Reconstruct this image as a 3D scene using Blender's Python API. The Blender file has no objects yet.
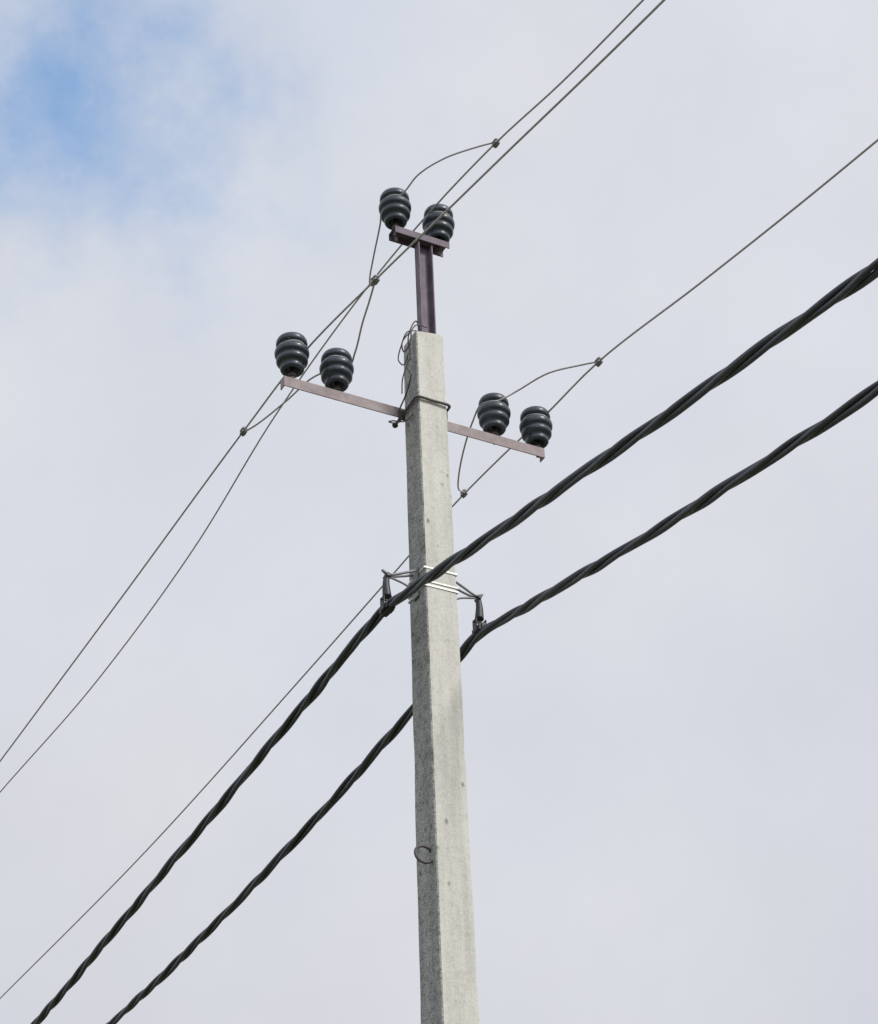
import bpy, bmesh, math, random
from mathutils import Vector, Matrix, noise
random.seed(5)
S=bpy.context.scene
A=math.radians(28)
E=Vector((math.cos(A),math.sin(A),0)); N=Vector((-math.sin(A),math.cos(A),0)); Z=Vector((0,0,1))
def W(e,n,z): return E*e+N*n+Z*z
COL=S.collection
# ---------------------------------------------------------------- materials
def newmat(name):
    m=bpy.data.materials.new(name); m.use_nodes=True
    nt=m.node_tree; b=nt.nodes["Principled BSDF"]; return m,nt,b
def nz(nt,scale,detail=4,rough=.6,vec=None):
    n=nt.nodes.new("ShaderNodeTexNoise"); n.inputs["Scale"].default_value=scale
    n.inputs["Detail"].default_value=detail; n.inputs["Roughness"].default_value=rough
    if vec: nt.links.new(vec,n.inputs["Vector"])
    return n.outputs["Fac"]
def ramp(nt,fac,stops):
    r=nt.nodes.new("ShaderNodeValToRGB"); e=r.color_ramp.elements
    while len(e)<len(stops): e.new(.5)
    for i,(p,c) in enumerate(stops):
        e[i].position=p; e[i].color=(c[0],c[1],c[2],1) if not isinstance(c,(int,float)) else (c,c,c,1)
    nt.links.new(fac,r.inputs["Fac"]); return r.outputs["Color"]
def mul(nt,a,b,mode='MULTIPLY',fac=1.0):
    m=nt.nodes.new("ShaderNodeMixRGB"); m.blend_type=mode
    if isinstance(fac,float): m.inputs[0].default_value=fac
    else: nt.links.new(fac,m.inputs[0])
    for i,x in ((1,a),(2,b)):
        if isinstance(x,tuple): m.inputs[i].default_value=(*x,1)
        else: nt.links.new(x,m.inputs[i])
    return m.outputs[0]
def objvec(nt,sc=(1,1,1)):
    t=nt.nodes.new("ShaderNodeTexCoord"); mp=nt.nodes.new("ShaderNodeMapping")
    mp.inputs["Scale"].default_value=sc; nt.links.new(t.outputs["Object"],mp.inputs["Vector"]); return mp.outputs["Vector"]
def bump(nt,b,fac,strength,dist=.01):
    n=nt.nodes.new("ShaderNodeBump"); n.inputs["Strength"].default_value=strength; n.inputs["Distance"].default_value=dist
    nt.links.new(fac,n.inputs["Height"]); nt.links.new(n.outputs["Normal"],b.inputs["Normal"])
def simple(name,c1,c2,scale,rough,metal=0,bmp=.2,coat=0):
    m,nt,b=newmat(name); v=objvec(nt)
    f=nz(nt,scale,5,.65,v)
    nt.links.new(ramp(nt,f,[(.3,c1),(.7,c2)]),b.inputs["Base Color"])
    b.inputs["Roughness"].default_value=rough; b.inputs["Metallic"].default_value=metal
    b.inputs["Coat Weight"].default_value=coat
    bump(nt,b,f,bmp,.002); return m
def concrete(name,lo,hi,speck,bs):
    m,nt,b=newmat(name)
    v=objvec(nt); vs=objvec(nt,(1,1,.25))
    base=ramp(nt,nz(nt,7,6,.6,vs),[(.3,lo),(.68,hi)])
    fine=ramp(nt,nz(nt,110,3,.7,v),[(.36,1-speck),(.56,1.0)])
    c=mul(nt,base,fine)
    mid=ramp(nt,nz(nt,30,5,.8,v),[(.38,1-speck*.75),(.50,1.0)])
    c=mul(nt,c,mid)
    # scattered pits / air holes
    vo=nt.nodes.new("ShaderNodeTexVoronoi"); vo.inputs["Scale"].default_value=14; nt.links.new(objvec(nt,(1,1,.6)),vo.inputs["Vector"])
    pit=ramp(nt,vo.outputs["Distance"],[(.08,.42),(.17,1.0)])
    gate=ramp(nt,nz(nt,3.1,2,.5,v),[(.45,0.0),(.53,1.0)])
    c=mul(nt,c,pit,'MULTIPLY',gate)
    # rain streaks
    vt=objvec(nt,(18,18,.7))
    c=mul(nt,c,ramp(nt,nz(nt,1,4,.6,vt),[(.35,.86),(.6,1.0)]))
    nt.links.new(c,b.inputs["Base Color"]); b.inputs["Roughness"].default_value=.92
    mx=nt.nodes.new("ShaderNodeMath"); mx.operation='ADD'
    nt.links.new(nz(nt,110,3,.7,v),mx.inputs[0]); nt.links.new(nz(nt,20,4,.7,v),mx.inputs[1])
    bump(nt,b,mx.outputs[0],bs,.006); return m
M_CS=concrete("concrete_cast_face",(.66,.66,.61),(.78,.77,.72),.15,.22)
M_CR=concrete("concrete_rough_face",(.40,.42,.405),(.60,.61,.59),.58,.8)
M_RUST=simple("aged_red_primer_steel",(.28,.23,.24),(.44,.37,.385),14,.75,.0,.5)
M_PURP=simple("weathered_primer_channel",(.12,.095,.13),(.24,.195,.25),12,.7,.0,.5)
M_DARKST=simple("dark_steel",(.09,.085,.09),(.17,.15,.15),30,.6,.5,.4)
M_GALV=simple("galvanised_band",(.5,.5,.48),(.68,.68,.65),40,.5,.3,.1)
M_ALU=simple("weathered_aluminium",(.42,.42,.44),(.56,.56,.58),60,.65,.0,.1)
M_BRK=simple("bracket_steel",(.24,.24,.26),(.34,.34,.36),40,.6,.2,.1)
M_INS=simple("dark_glazed_porcelain",(.030,.044,.064),(.066,.085,.112),14,.42,.0,.08,.15)
M_CAB=simple("black_polyethylene",(.042,.050,.068),(.075,.088,.112),18,.5,.0,.15)
M_PLAS=simple("black_clamp_polymer",(.025,.03,.038),(.05,.055,.065),25,.5)
# ---------------------------------------------------------------- mesh helpers
def mkobj(name,bm,mats,parent=None,smooth=False,recalc=True):
    if recalc: bmesh.ops.recalc_face_normals(bm,faces=bm.faces[:])
    me=bpy.data.meshes.new(name); bm.to_mesh(me); bm.free()
    for m in mats: me.materials.append(m)
    if smooth:
        for p in me.polygons: p.use_smooth=True
    o=bpy.data.objects.new(name,me); COL.objects.link(o)
    if parent: o.parent=parent
    return o
def empty(name,loc=(0,0,0)):
    o=bpy.data.objects.new(name,None); o.location=loc; COL.objects.link(o); return o
def catmull(pts,step):
    P=[Vector(p) for p in pts]; P=[P[0]*2-P[1]]+P+[P[-1]*2-P[-2]]
    out=[]
    for i in range(1,len(P)-2):
        p0,p1,p2,p3=P[i-1:i+3]
        a=max((p1-p0).length,1e-4)**.5;b=max((p2-p1).length,1e-4)**.5;c=max((p3-p2).length,1e-4)**.5
        m1=((p1-p0)/a-(p2-p0)/(a+b)+(p2-p1)/b)*b
        m2=((p2-p1)/b-(p3-p1)/(b+c)+(p3-p2)/c)*b
        n=max(2,int((p2-p1).length/step))
        for k in range(n):
            t=k/n
            out.append(p1*(2*t**3-3*t*t+1)+m1*(t**3-2*t*t+t)+p2*(-2*t**3+3*t*t)+m2*(t**3-t*t))
    out.append(P[-2]); return out
def tube(bm,pts,r,sides=8,mi=0):
    rings=[]; up=None
    for i,p in enumerate(pts):
        t=(pts[min(i+1,len(pts)-1)]-pts[max(i-1,0)]).normalized()
        if up is None:
            up=t.orthogonal().normalized()
        up=(up-t*up.dot(t)).normalized(); s=t.cross(up)
        rr=r(i/(len(pts)-1)) if callable(r) else r
        rings.append([bm.verts.new(p+(up*math.cos(2*math.pi*k/sides)+s*math.sin(2*math.pi*k/sides))*rr) for k in range(sides)])
    for a,b in zip(rings,rings[1:]):
        for k in range(sides):
            f=bm.faces.new((a[k],a[(k+1)%sides],b[(k+1)%sides],b[k])); f.material_index=mi; f.smooth=True
    bm.faces.new(rings[0][::-1]).material_index=mi; bm.faces.new(rings[-1]).material_index=mi
def box(bm,e0,e1,n0,n1,z0,z1,bev=.004,mi=0):
    t=bmesh.new(); vs=[t.verts.new(W(e,n,z)) for z in(z0,z1) for n in(n0,n1) for e in(e0,e1)]
    for q in((0,1,3,2),(4,6,7,5),(0,4,5,1),(2,3,7,6),(0,2,6,4),(1,5,7,3)): t.faces.new([vs[i] for i in q])
    bmesh.ops.recalc_face_normals(t,faces=t.faces[:])
    if bev: bmesh.ops.bevel(t,geom=t.edges[:],offset=bev,segments=2,affect='EDGES')
    for f in t.faces: f.material_index=mi
    me=bpy.data.meshes.new("t"); t.to_mesh(me); t.free(); bm.from_mesh(me); bpy.data.meshes.remove(me)
def cyl(bm,p0,p1,r,sides=12,mi=0): tube(bm,[Vector(p0),(Vector(p0)+Vector(p1))/2,Vector(p1)],r,sides,mi)
# ---------------------------------------------------------------- utility pole
pole=empty("utility_pole")
H=9.0
def half(z):
    t=z/H
    return .105+(.083-.105)*t, .138+(.076-.138)*t
bm=bmesh.new(); rows=[]; NR=260
def ringpts(z):
    he,hn=half(z); out=[]
    c=.010
    cs=[(-he+c,-hn),(he-c,-hn),(he-c*.3,-hn+c*.3),(he,-hn+c),(he,hn-c),(he-c*.3,hn-c*.3),(he-c,hn),(-he+c,hn),(-he+c*.3,hn-c*.3),(-he,hn-c),(-he,-hn+c),(-he+c*.3,-hn+c*.3)]
    for i,(e,n) in enumerate(cs):
        k=noise.noise(Vector((e*9,n*9,z*3)))*.003
        chip=max(0,noise.noise(Vector((i//3*7.1,3.3,z*11)))-.30)*.035 if i in(2,5,8,11,3,10) else 0
        s=1-(k+chip)/max(abs(e),abs(n))
        out.append((e*s,n*s))
    return out
for j in range(NR+1):
    z=-.6+(H+.6)*j/NR
    row=[]
    for (e,n) in ringpts(max(z,0)):
        zz=z
        if j==NR:
            zz=z-.030*max(0,(-e+.02)/.1)-.014*random.random(); e*=.98; n*=.98
        row.append(bm.verts.new(W(e,n,zz)))
    rows.append(row)
for a,b in zip(rows,rows[1:]):
    for k in range(12):
        f=bm.faces.new((a[k],a[(k+1)%12],b[(k+1)%12],b[k]))
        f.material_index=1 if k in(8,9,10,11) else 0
bm.faces.new(rows[-1]); bm.faces.new(rows[0][::-1])
post=mkobj("post",bm,[M_CS,M_CR],pole)
# crossarm: angle steel on the far side of the post
bm=bmesh.new()
z0=8.535
hn=half(8.5)[1]
box(bm,-.755,.755,hn+.012,hn+.018,z0-.032,z0+.032,.0015)
box(bm,-.755,.755,hn+.0185,hn+.078,z0+.026,z0+.032,.0015)
for e in(-.755,.749): box(bm,e,e+.006,hn+.019,hn+.06,z0-.03,z0+.0255,.001)
crossarm=mkobj("crossarm",bm,[M_RUST],pole)
# U-bolt strap
bm=bmesh.new(); he,_=half(8.5); zb=8.515
pts=[W(-he-.012,hn+.10,zb-.01),W(-he-.012,0,zb),W(-he-.010,-hn-.004,zb+.002),W(-he+.004,-hn-.012,zb+.002),W(0,-hn-.011,zb+.001),W(he-.004,-hn-.012,zb),W(he+.010,-hn-.004,zb),W(he+.012,0,zb-.003),W(he+.012,hn+.10,zb-.01)]
tube(bm,catmull(pts,.01),.0075,8)
for s in(-1,1):
    cyl(bm,W(s*(he+.012),hn+.079,zb-.009),W(s*(he+.012),hn+.092,zb-.009),.016,6)
    box(bm,s*(he+.012)-.02,s*(he+.012)+.02,hn+.002,hn+.0115,zb-.03,zb+.03,.002)
mkobj("clamp_bolt",bm,[M_DARKST],pole)
# pole-top channel and short arm
bm=bmesh.new(); ec=.022
box(bm,ec-.043,ec+.043,.012,.019,8.99,9.655,.001)
box(bm,ec-.043,ec-.036,-.030,.0115,8.99,9.655,.001)
box(bm,ec+.036,ec+.043,-.030,.0115,8.99,9.655,.001)
box(bm,ec-.055,ec+.055,-.045,.035,8.978,8.989,.002)
mkobj("top_bracket",bm,[M_PURP],pole)
bm=bmesh.new()
box(bm,-.165,.165,-.035,.035,9.696,9.703,.001)
box(bm,-.165,.165,-.041,-.0355,9.657,9.703,.001)
box(bm,-.165,.165,.0355,.041,9.657,9.703,.001)
for e in(-.14,.12):
    cyl(bm,W(e,0,9.66),W(e,0,9.695),.017,6)
    cyl(bm,W(e,0,9.625),W(e,0,9.66),.009,8)
mkobj("top_crossarm",bm,[M_PURP],pole)
# loose binding wire tangled at the pole head
bm=bmesh.new()
tube(bm,catmull([W(-.03,-.03,9.01),W(-.07,-.07,9.035),W(-.105,-.09,8.99),W(-.125,-.07,8.90),W(-.11,-.06,8.80),W(-.125,-.05,8.72),W(-.12,-.08,8.66),W(-.108,0,8.60),W(-.11,.08,8.55)],.01),.0042,6)
tube(bm,catmull([W(-.02,-.085,9.0),W(-.085,-.10,8.985),W(-.12,-.10,8.93),W(-.12,-.085,8.87),W(-.135,-.04,8.83),W(-.14,-.03,8.90),W(-.11,-.07,8.95),W(-.12,-.09,8.86),W(-.12,-.08,8.75)],.01),.0038,6)
tube(bm,catmull([W(-.06,-.04,9.0),W(-.12,-.05,8.96),W(-.145,-.03,8.88),W(-.15,0,8.80),W(-.13,-.02,8.76),W(-.115,-.05,8.82),W(-.13,-.06,8.74),W(-.14,-.02,8.66),W(-.125,.02,8.60)],.01),.0036,6)
tube(bm,catmull([W(-.10,-.09,8.50),W(-.12,-.03,8.47),W(-.13,.06,8.44),W(-.16,.11,8.47),W(-.13,.13,8.50),W(-.10,.05,8.45),W(-.105,-.06,8.42),W(-.12,-.08,8.40)],.01),.0035,6)
tube(bm,catmull([W(.095,-.05,8.5),W(.12,.0,8.49),W(.13,.05,8.47),W(.115,.09,8.44)],.01),.0035,6)
mkobj("binding_wire",bm,[M_DARKST],pole)
# steel bands carrying the low-voltage brackets
bm=bmesh.new()
def band(z,w,off=.0025):
    he,hn=half(z); he+=off; hn+=off
    ring=[(-he,-hn),(he,-hn),(he,hn),(-he,hn)]
    v=[]
    for zz in(z-w/2,z+w/2):
        v.append([[bm.verts.new(W(e*(1+d/abs(e)),n*(1+d/abs(n)),zz)) for (e,n) in ring] for d in(0,.002)])
    for k in range(4):
        q=(k+1)%4
        bm.faces.new((v[0][1][k],v[0][1][q],v[1][1][q],v[1][1][k]))
        bm.faces.new((v[1][0][k],v[1][0][q],v[0][0][q],v[0][0][k]))
        bm.faces.new((v[1][1][k],v[1][1][q],v[1][0][q],v[1][0][k]))
        bm.faces.new((v[0][0][k],v[0][0][q],v[0][1][q],v[0][1][k]))
band(7.475,.010); band(7.372,.010); band(7.395,.008)
box(bm,-.03,.012,-half(7.47)[1]-.013,-half(7.47)[1]-.005,7.466,7.484,.002)
mkobj("steel_bands",bm,[M_GALV],pole)
for s in(-1,1):
    bm=bmesh.new(); he=half(7.42)[0]; zz=7.43
    e=lambda x:s*x
    lo,hi=sorted((e(he+.005),e(he+.013)))
    box(bm,lo,hi,-.03,.03,zz-.09,zz+.08,.002)
    for n in(-.022,.022):
        tube(bm,catmull([W(e(he+.01),n,zz+.06),W(e(he+.07),n*.8,zz+.035),W(e(.235),n*.3,zz+.01),W(e(.275),0,zz+.03)],.01),.0065,8)
    tube(bm,catmull([W(e(he+.01),0,zz-.05),W(e(he+.07),0,zz-.02),W(e(.23),0,zz-.002)],.01),.0055,8)
    mkobj("cable_bracket",bm,[M_BRK],pole)
    bm=bmesh.new(); ec=s*.25
    cyl(bm,W(ec,-.024,zz+.0),W(ec,.024,zz+.0),.010,10)
    tube(bm,catmull([W(ec,0,zz),W(ec+.004*s,0,zz-.05),W(ec,0,zz-.12)],.01),lambda t:.014+.009*t,10)
    box(bm,ec-.023,ec+.023,-.050,.050,7.235-.014,7.235+.036,.010)
    box(bm,ec-.029,ec-.0235,-.022,.022,7.232,7.305,.004); box(bm,ec+.0235,ec+.029,-.022,.022,7.232,7.305,.004)
    cyl(bm,W(ec-.036,0,7.29),W(ec+.036,0,7.29),.006,8)
    mkobj("suspension_clamp",bm,[M_PLAS],pole)
# lifting loop
bm=bmesh.new(); he=half(6.0)[0]
c=W(-he-.035,-.05,5.95); pts=[]
for k in range(17):
    a=math.radians(25+k*290/16); pts.append(c+E*(math.cos(a)*.046)+Z*(math.sin(a)*.042)+N*(-.012*k/16))
pts.append(c+E*.075-Z*.03)
tube(bm,pts,.0065,8)
mkobj("lifting_loop",bm,[M_DARKST],pole)
# ---------------------------------------------------------------- insulators
PROF=[(0,.035),(.026,.035),(.034,.012),(.044,.0),(.057,.003),(.062,.012),(.061,.026),(.057,.036),(.060,.044),(.075,.048),(.081,.056),(.082,.070),(.079,.080),(.074,.087),(.075,.093),(.085,.097),(.089,.104),(.090,.120),(.087,.131),(.079,.138),(.069,.143),(.065,.150),(.067,.157),(.078,.162),(.082,.171),(.080,.188),(.073,.202),(.060,.212),(.036,.219),(0,.222)]
def insulator(e,n,z,tilt=(0,0),zs=1.0):
    bm=bmesh.new(); SD=40; rings=[]
    for r,zz in PROF:
        zz*=zs
        if r==0: rings.append([bm.verts.new((0,0,zz))])
        else: rings.append([bm.verts.new((r*math.cos(2*math.pi*k/SD),r*math.sin(2*math.pi*k/SD),zz)) for k in range(SD)])
    for a,b in zip(rings,rings[1:]):
        for k in range(SD):
            q=(k+1)%SD
            if len(a)==1: bm.faces.new((a[0],b[q],b[k]))
            elif len(b)==1: bm.faces.new((a[k],a[q],b[0]))
            else: bm.faces.new((a[k],a[q],b[q],b[k]))
    for f in bm.faces: f.smooth=True
    tube(bm,[Vector((0,0,-.082)),Vector((0,0,-.03)),Vector((0,0,.036))],.0125,12,1)
    tube(bm,[Vector((0,0,-.030)),Vector((0,0,-.024)),Vector((0,0,-.018))],.022,6,1)
    tube(bm,[Vector((.069*math.cos(a),.069*math.sin(a),.150*zs+.002*math.sin(3*a))) for a in [2*math.pi*k/24 for k in range(25)]],.004,6,2)
    o=mkobj("insulator",bm,[M_INS,M_DARKST,M_ALU])
    o.matrix_world=Matrix.Translation(W(e,n,z))@Matrix.Rotation(tilt[0],4,E)@Matrix.Rotation(tilt[1],4,N)@Matrix.Rotation(random.random()*6,4,'Z')
    return o
na=hn+.048
for e,dz,t in((-.695,.100,(.02,-.03)),(-.445,.085,(-.02,.01)),(.475,.085,(.01,.02)),(.735,.078,(0,-.01))): insulator(e,na,z0+dz,t)
insulator(-.14,0,9.755,(0,-.02)); insulator(.12,0,9.725,(.03,.02),1.05)
# ---------------------------------------------------------------- conductors
def wire(knots,jumper,clamps,name="power_line"):
    root=empty(name)
    bm=bmesh.new(); tube(bm,catmull([W(*k) for k in knots],.12),.0052,8)
    mkobj("conductor",bm,[M_ALU],root)
    for j in jumper:
        bm=bmesh.new(); tube(bm,catmull([W(*k) for k in j],.012),.0048,8); mkobj("jumper",bm,[M_ALU],root)
    for (e,n,z) in clamps:
        bm=bmesh.new()
        box(bm,e-.015,e+.015,n-.022,n+.022,z-.018,z-.002,.004); box(bm,e-.015,e+.015,n-.022,n+.022,z+.001,z+.015,.004)
        for d in(-.011,.011): cyl(bm,W(e,n+d,z-.026),W(e,n+d,z+.022),.005,6)
        mkobj("wire_clamp",bm,[M_BRK],root)
    return root
eL=-.635
wire([(eL,s,z) for s,z in((-26,6.2),(-18,6.3),(-10,6.9),(-6,7.45),(-3.16,8.03),(-2.01,8.30),(-1.45,8.43),(-.77,8.59),(.12,8.775),(.92,8.82),(2.8,8.87),(5.18,8.95),(12,9.2),(32,10))],
 [[(eL,.92,8.81),(-.60,.80,8.80),(-.56,.5,8.76),(-.51,.28,8.77),(-.445,.12+.067,8.775),(-.378,.12,8.775),(-.40,.0,8.765),(-.5,-.3,8.70),(-.585,-.56,8.62),(eL,-.73,8.60)]],
 [(eL,.92,8.82),(eL,-.73,8.60)])
wire([(.0,-26,7.4),(.02,-18,7.5),(.04,-10,8.1),(.06,-5,8.87),(.065,-2.17,9.42),(.065,-1.45,9.575),(.062,-.78,9.755),(.054,0,9.892),(.055,.91,9.98),(.07,2.15,10.0),(.13,3.66,9.95),(.14,5.65,9.98),(.08,8.11,10.12),(0,14,10.4),(0,32,11.2)],
 [[(.062,-.78,9.76),(.02,-.66,9.815),(-.05,-.40,9.925),(-.10,-.20,9.96),(-.14,-.070,9.91),(-.210,0,9.905),(-.165,.14,9.86),(-.105,.35,9.82),(-.02,.58,9.86),(.055,.70,9.96)]],
 [(.062,-.78,9.755),(.056,.70,9.965)])
eR=.785
wire([(eR,s,z) for s,z in((-26,6.4),(-18,6.5),(-10,7.1),(-6,7.72),(-2.78,8.29),(-2.21,8.395),(-1.40,8.56),(-.46,8.765),(.12,8.81),(.62,8.865),(1.16,8.905),(2.12,8.91),(3.36,8.92),(6.1,8.97),(9.77,9.19),(16,9.6),(32,10.7))],
 [[(eR,-.46,8.765),(.74,-.36,8.80),(.64,-.18,8.84),(.55,.0,8.82),(.475,.12-.067,8.775),(.405,.12,8.775),(.415,.25,8.75),(.48,.5,8.71),(.61,.8,8.74),(eR,1.05,8.91)]],
 [(eR,-.46,8.765),(eR,1.05,8.905)])
def bundle(knots,phase):
    root=empty("overhead_cable")
    c=catmull([W(*k) for k in knots],.035)
    d=0; strands=[[],[],[]]
    for i,p in enumerate(c):
        if i: d+=(c[i]-c[i-1]).length
        t=(c[min(i+1,len(c)-1)]-c[max(i-1,0)]).normalized()
        s=t.cross(Z).normalized(); u=s.cross(t)
        ph=phase+2*math.pi*d/1.15+.7*math.sin(d*1.3)+.4*noise.noise(Vector((d*2.2,phase,0)))
        R=.0138*(1+.40*noise.noise(Vector((d*3.1,phase,4))))
        for k in range(3):
            a=ph+k*2*math.pi/3+.45*noise.noise(Vector((d*2.5,phase,k*5)))
            strands[k].append(p+s*math.cos(a)*R+u*math.sin(a)*R)
    for k in range(3):
        bm=bmesh.new(); tube(bm,strands[k],.0114 if k else .0138,10); mkobj("strand_%d"%(k+1),bm,[M_CAB],root)
fl=lambda s:.0011*s*s-.036*s+7.268
nl=lambda s:.004*s*s+.238*s+7.262
fr=lambda s:.0123*s*s-.072*s+7.24
nr=lambda s:.0117*s*s+.262*s+7.235
bundle([(-.25,-24,4.7),(-.25,-16,4.85),(-.25,-10,5.35),(-.25,-6,5.99)]+[(-.25,s,nl(s)) for s in(-3.7,-3,-2.2,-1.5,-.8,-.25)]+[(-.25,0,7.255)]+[(-.25,s,fl(s)) for s in(.3,1,2,3,4,5.2)]+[(-.25,10,7.15),(-.25,32,7.6)],0)
bundle([(.25,-24,4.9),(.25,-16,5.0),(.25,-10,5.4),(.25,-6,6.0)]+[(.25,s,nr(s)) for s in(-3.1,-2.4,-1.7,-1,-.3)]+[(.25,0,7.225)]+[(.25,s,fr(s)-.004*s) for s in(.3,1,2,3,4,5.2)]+[(.25,10,7.5),(.25,32,8.6)],1.7)
# ---------------------------------------------------------------- ground
bm=bmesh.new(); G=90; L=1500
def gc(i): t=(i/G)*2-1; return L*math.copysign(abs(t)**3,t)
g=[[None]*(G+1) for _ in range(G+1)]
for i in range(G+1):
    for j in range(G+1):
        x,y=gc(i),gc(j); r=math.hypot(x,y)
        z=0.25*noise.noise(Vector((x*.05,y*.05,0)))*min(1,r/12)+.03*noise.noise(Vector((x*.9,y*.9,2)))
        g[i][j]=bm.verts.new((x,y,z))
for i in range(G):
    for j in range(G): bm.faces.new((g[i][j],g[i+1][j],g[i+1][j+1],g[i][j+1]))
m,nt,b=newmat("dry_grass_ground"); v=objvec(nt)
c=mul(nt,ramp(nt,nz(nt,.35,6,.65,v),[(.35,(.07,.09,.03)),(.65,(.17,.15,.08))]),ramp(nt,nz(nt,14,5,.7,v),[(.3,.55),(.65,1.0)]))
nt.links.new(c,b.inputs["Base Color"]); b.inputs["Roughness"].default_value=.95
bump(nt,b,nz(nt,22,5,.7,v),.7,.03)
mkobj("ground",bm,[m],smooth=True,recalc=False)
# ---------------------------------------------------------------- sky and sun
SUN_EL=math.radians(42); to=Vector((.78,-.62,0)).normalized()*math.cos(SUN_EL)+Z*math.sin(SUN_EL)
w=bpy.data.worlds.new("World"); S.world=w; w.use_nodes=True; nt=w.node_tree
bg=nt.nodes["Background"]; bg.inputs["Strength"].default_value=.1
sky=nt.nodes.new("ShaderNodeTexSky"); sky.sky_type='NISHITA'; sky.sun_disc=False
sky.sun_elevation=SUN_EL; sky.sun_rotation=math.atan2(to.x,to.y)
tc=nt.nodes.new("ShaderNodeTexCoord"); V=tc.outputs["Generated"]
def wn(scale,det,ro,off):
    mp=nt.nodes.new("ShaderNodeMapping"); mp.inputs["Location"].default_value=off; nt.links.new(V,mp.inputs["Vector"])
    return nz(nt,scale,det,ro,mp.outputs["Vector"])
def mth(op,a,b=0.0,cl=False):
    m=nt.nodes.new("ShaderNodeMath"); m.operation=op; m.use_clamp=cl
    for i,x in enumerate((a,b)):
        if isinstance(x,(int,float)): m.inputs[i].default_value=x
        else: nt.links.new(x,m.inputs[i])
    return m.outputs[0]
def gap(direction,r0,r1,amp=.16):
    d=nt.nodes.new("ShaderNodeVectorMath"); d.operation='DISTANCE'; nt.links.new(V,d.inputs[0])
    d.inputs[1].default_value=Vector(direction).normalized()
    x=mth('ADD',d.outputs["Value"],mth('MULTIPLY',mth('SUBTRACT',wn(9,6,.6,(3,1,2)),.5),amp))
    mr=nt.nodes.new("ShaderNodeMapRange"); mr.interpolation_type='SMOOTHERSTEP'
    nt.links.new(x,mr.inputs["Value"]); mr.inputs["From Min"].default_value=r0; mr.inputs["From Max"].default_value=r1
    mr.inputs["To Min"].default_value=1; mr.inputs["To Max"].default_value=0
    return mr.outputs["Result"]
cloud=ramp(nt,wn(3.2,5,.5,(0,0,0)),[(.30,(6.9,7.1,7.7)),(.50,(7.35,7.5,8.0)),(.70,(8.0,8.05,8.3))])
cloud=mul(nt,cloud,ramp(nt,wn(10,6,.58,(5,2,1)),[(.3,.95),(.7,1.0)]))
sep=nt.nodes.new("ShaderNodeSeparateXYZ"); nt.links.new(V,sep.inputs[0])
cloud=mul(nt,cloud,ramp(nt,sep.outputs["Z"],[(.36,(.93,.925,.935)),(.62,(1.0,1.0,1.0))]))
thin=mth('MULTIPLY',ramp(nt,wn(2.4,4,.5,(2,7,1)),[(.45,0.0),(.75,1.0)]),.15)
g1=mth('MULTIPLY',gap((-.155,.69,.70),.0,.115),.85)
g2=mth('MULTIPLY',gap((-.12,.64,.76),.0,.22),.30)
fac=mth('ADD',mth('ADD',thin,g1),g2,True)
out=mul(nt,cloud,mul(nt,sky.outputs[0],(3.0,3.15,3.0)),'MIX',fac)
nt.links.new(out,bg.inputs["Color"])
sl=bpy.data.lights.new("sun","SUN"); sl.energy=2.4; sl.angle=math.radians(14); sl.color=(1,.96,.90)
so=bpy.data.objects.new("sun",sl); so.rotation_euler=(-to).to_track_quat('-Z','Y').to_euler(); so.location=(10,-8,14); COL.objects.link(so)
# ---------------------------------------------------------------- camera
yw,pt,rl=[math.radians(a) for a in(0.2904,34.8925,-2.42)]
f=Vector((math.sin(yw)*math.cos(pt),math.cos(yw)*math.cos(pt),math.sin(pt)))
r0=Vector((math.cos(yw),-math.sin(yw),0)); u0=r0.cross(f)
R=r0*math.cos(rl)+u0*math.sin(rl); U=-r0*math.sin(rl)+u0*math.cos(rl)
cd=bpy.data.cameras.new("camera"); cd.sensor_fit='VERTICAL'; cd.sensor_height=24; cd.lens=2200*24/1024
cd.clip_end=5000; cd.clip_start=.05
co=bpy.data.objects.new("camera",cd); COL.objects.link(co)
co.matrix_world=Matrix(((R.x,U.x,-f.x,0),(R.y,U.y,-f.y,-9.0),(R.z,U.z,-f.z,1.6),(0,0,0,1)))
S.camera=co
S.view_settings.view_transform='Standard'; S.view_settings.look='None'; S.view_settings.exposure=0
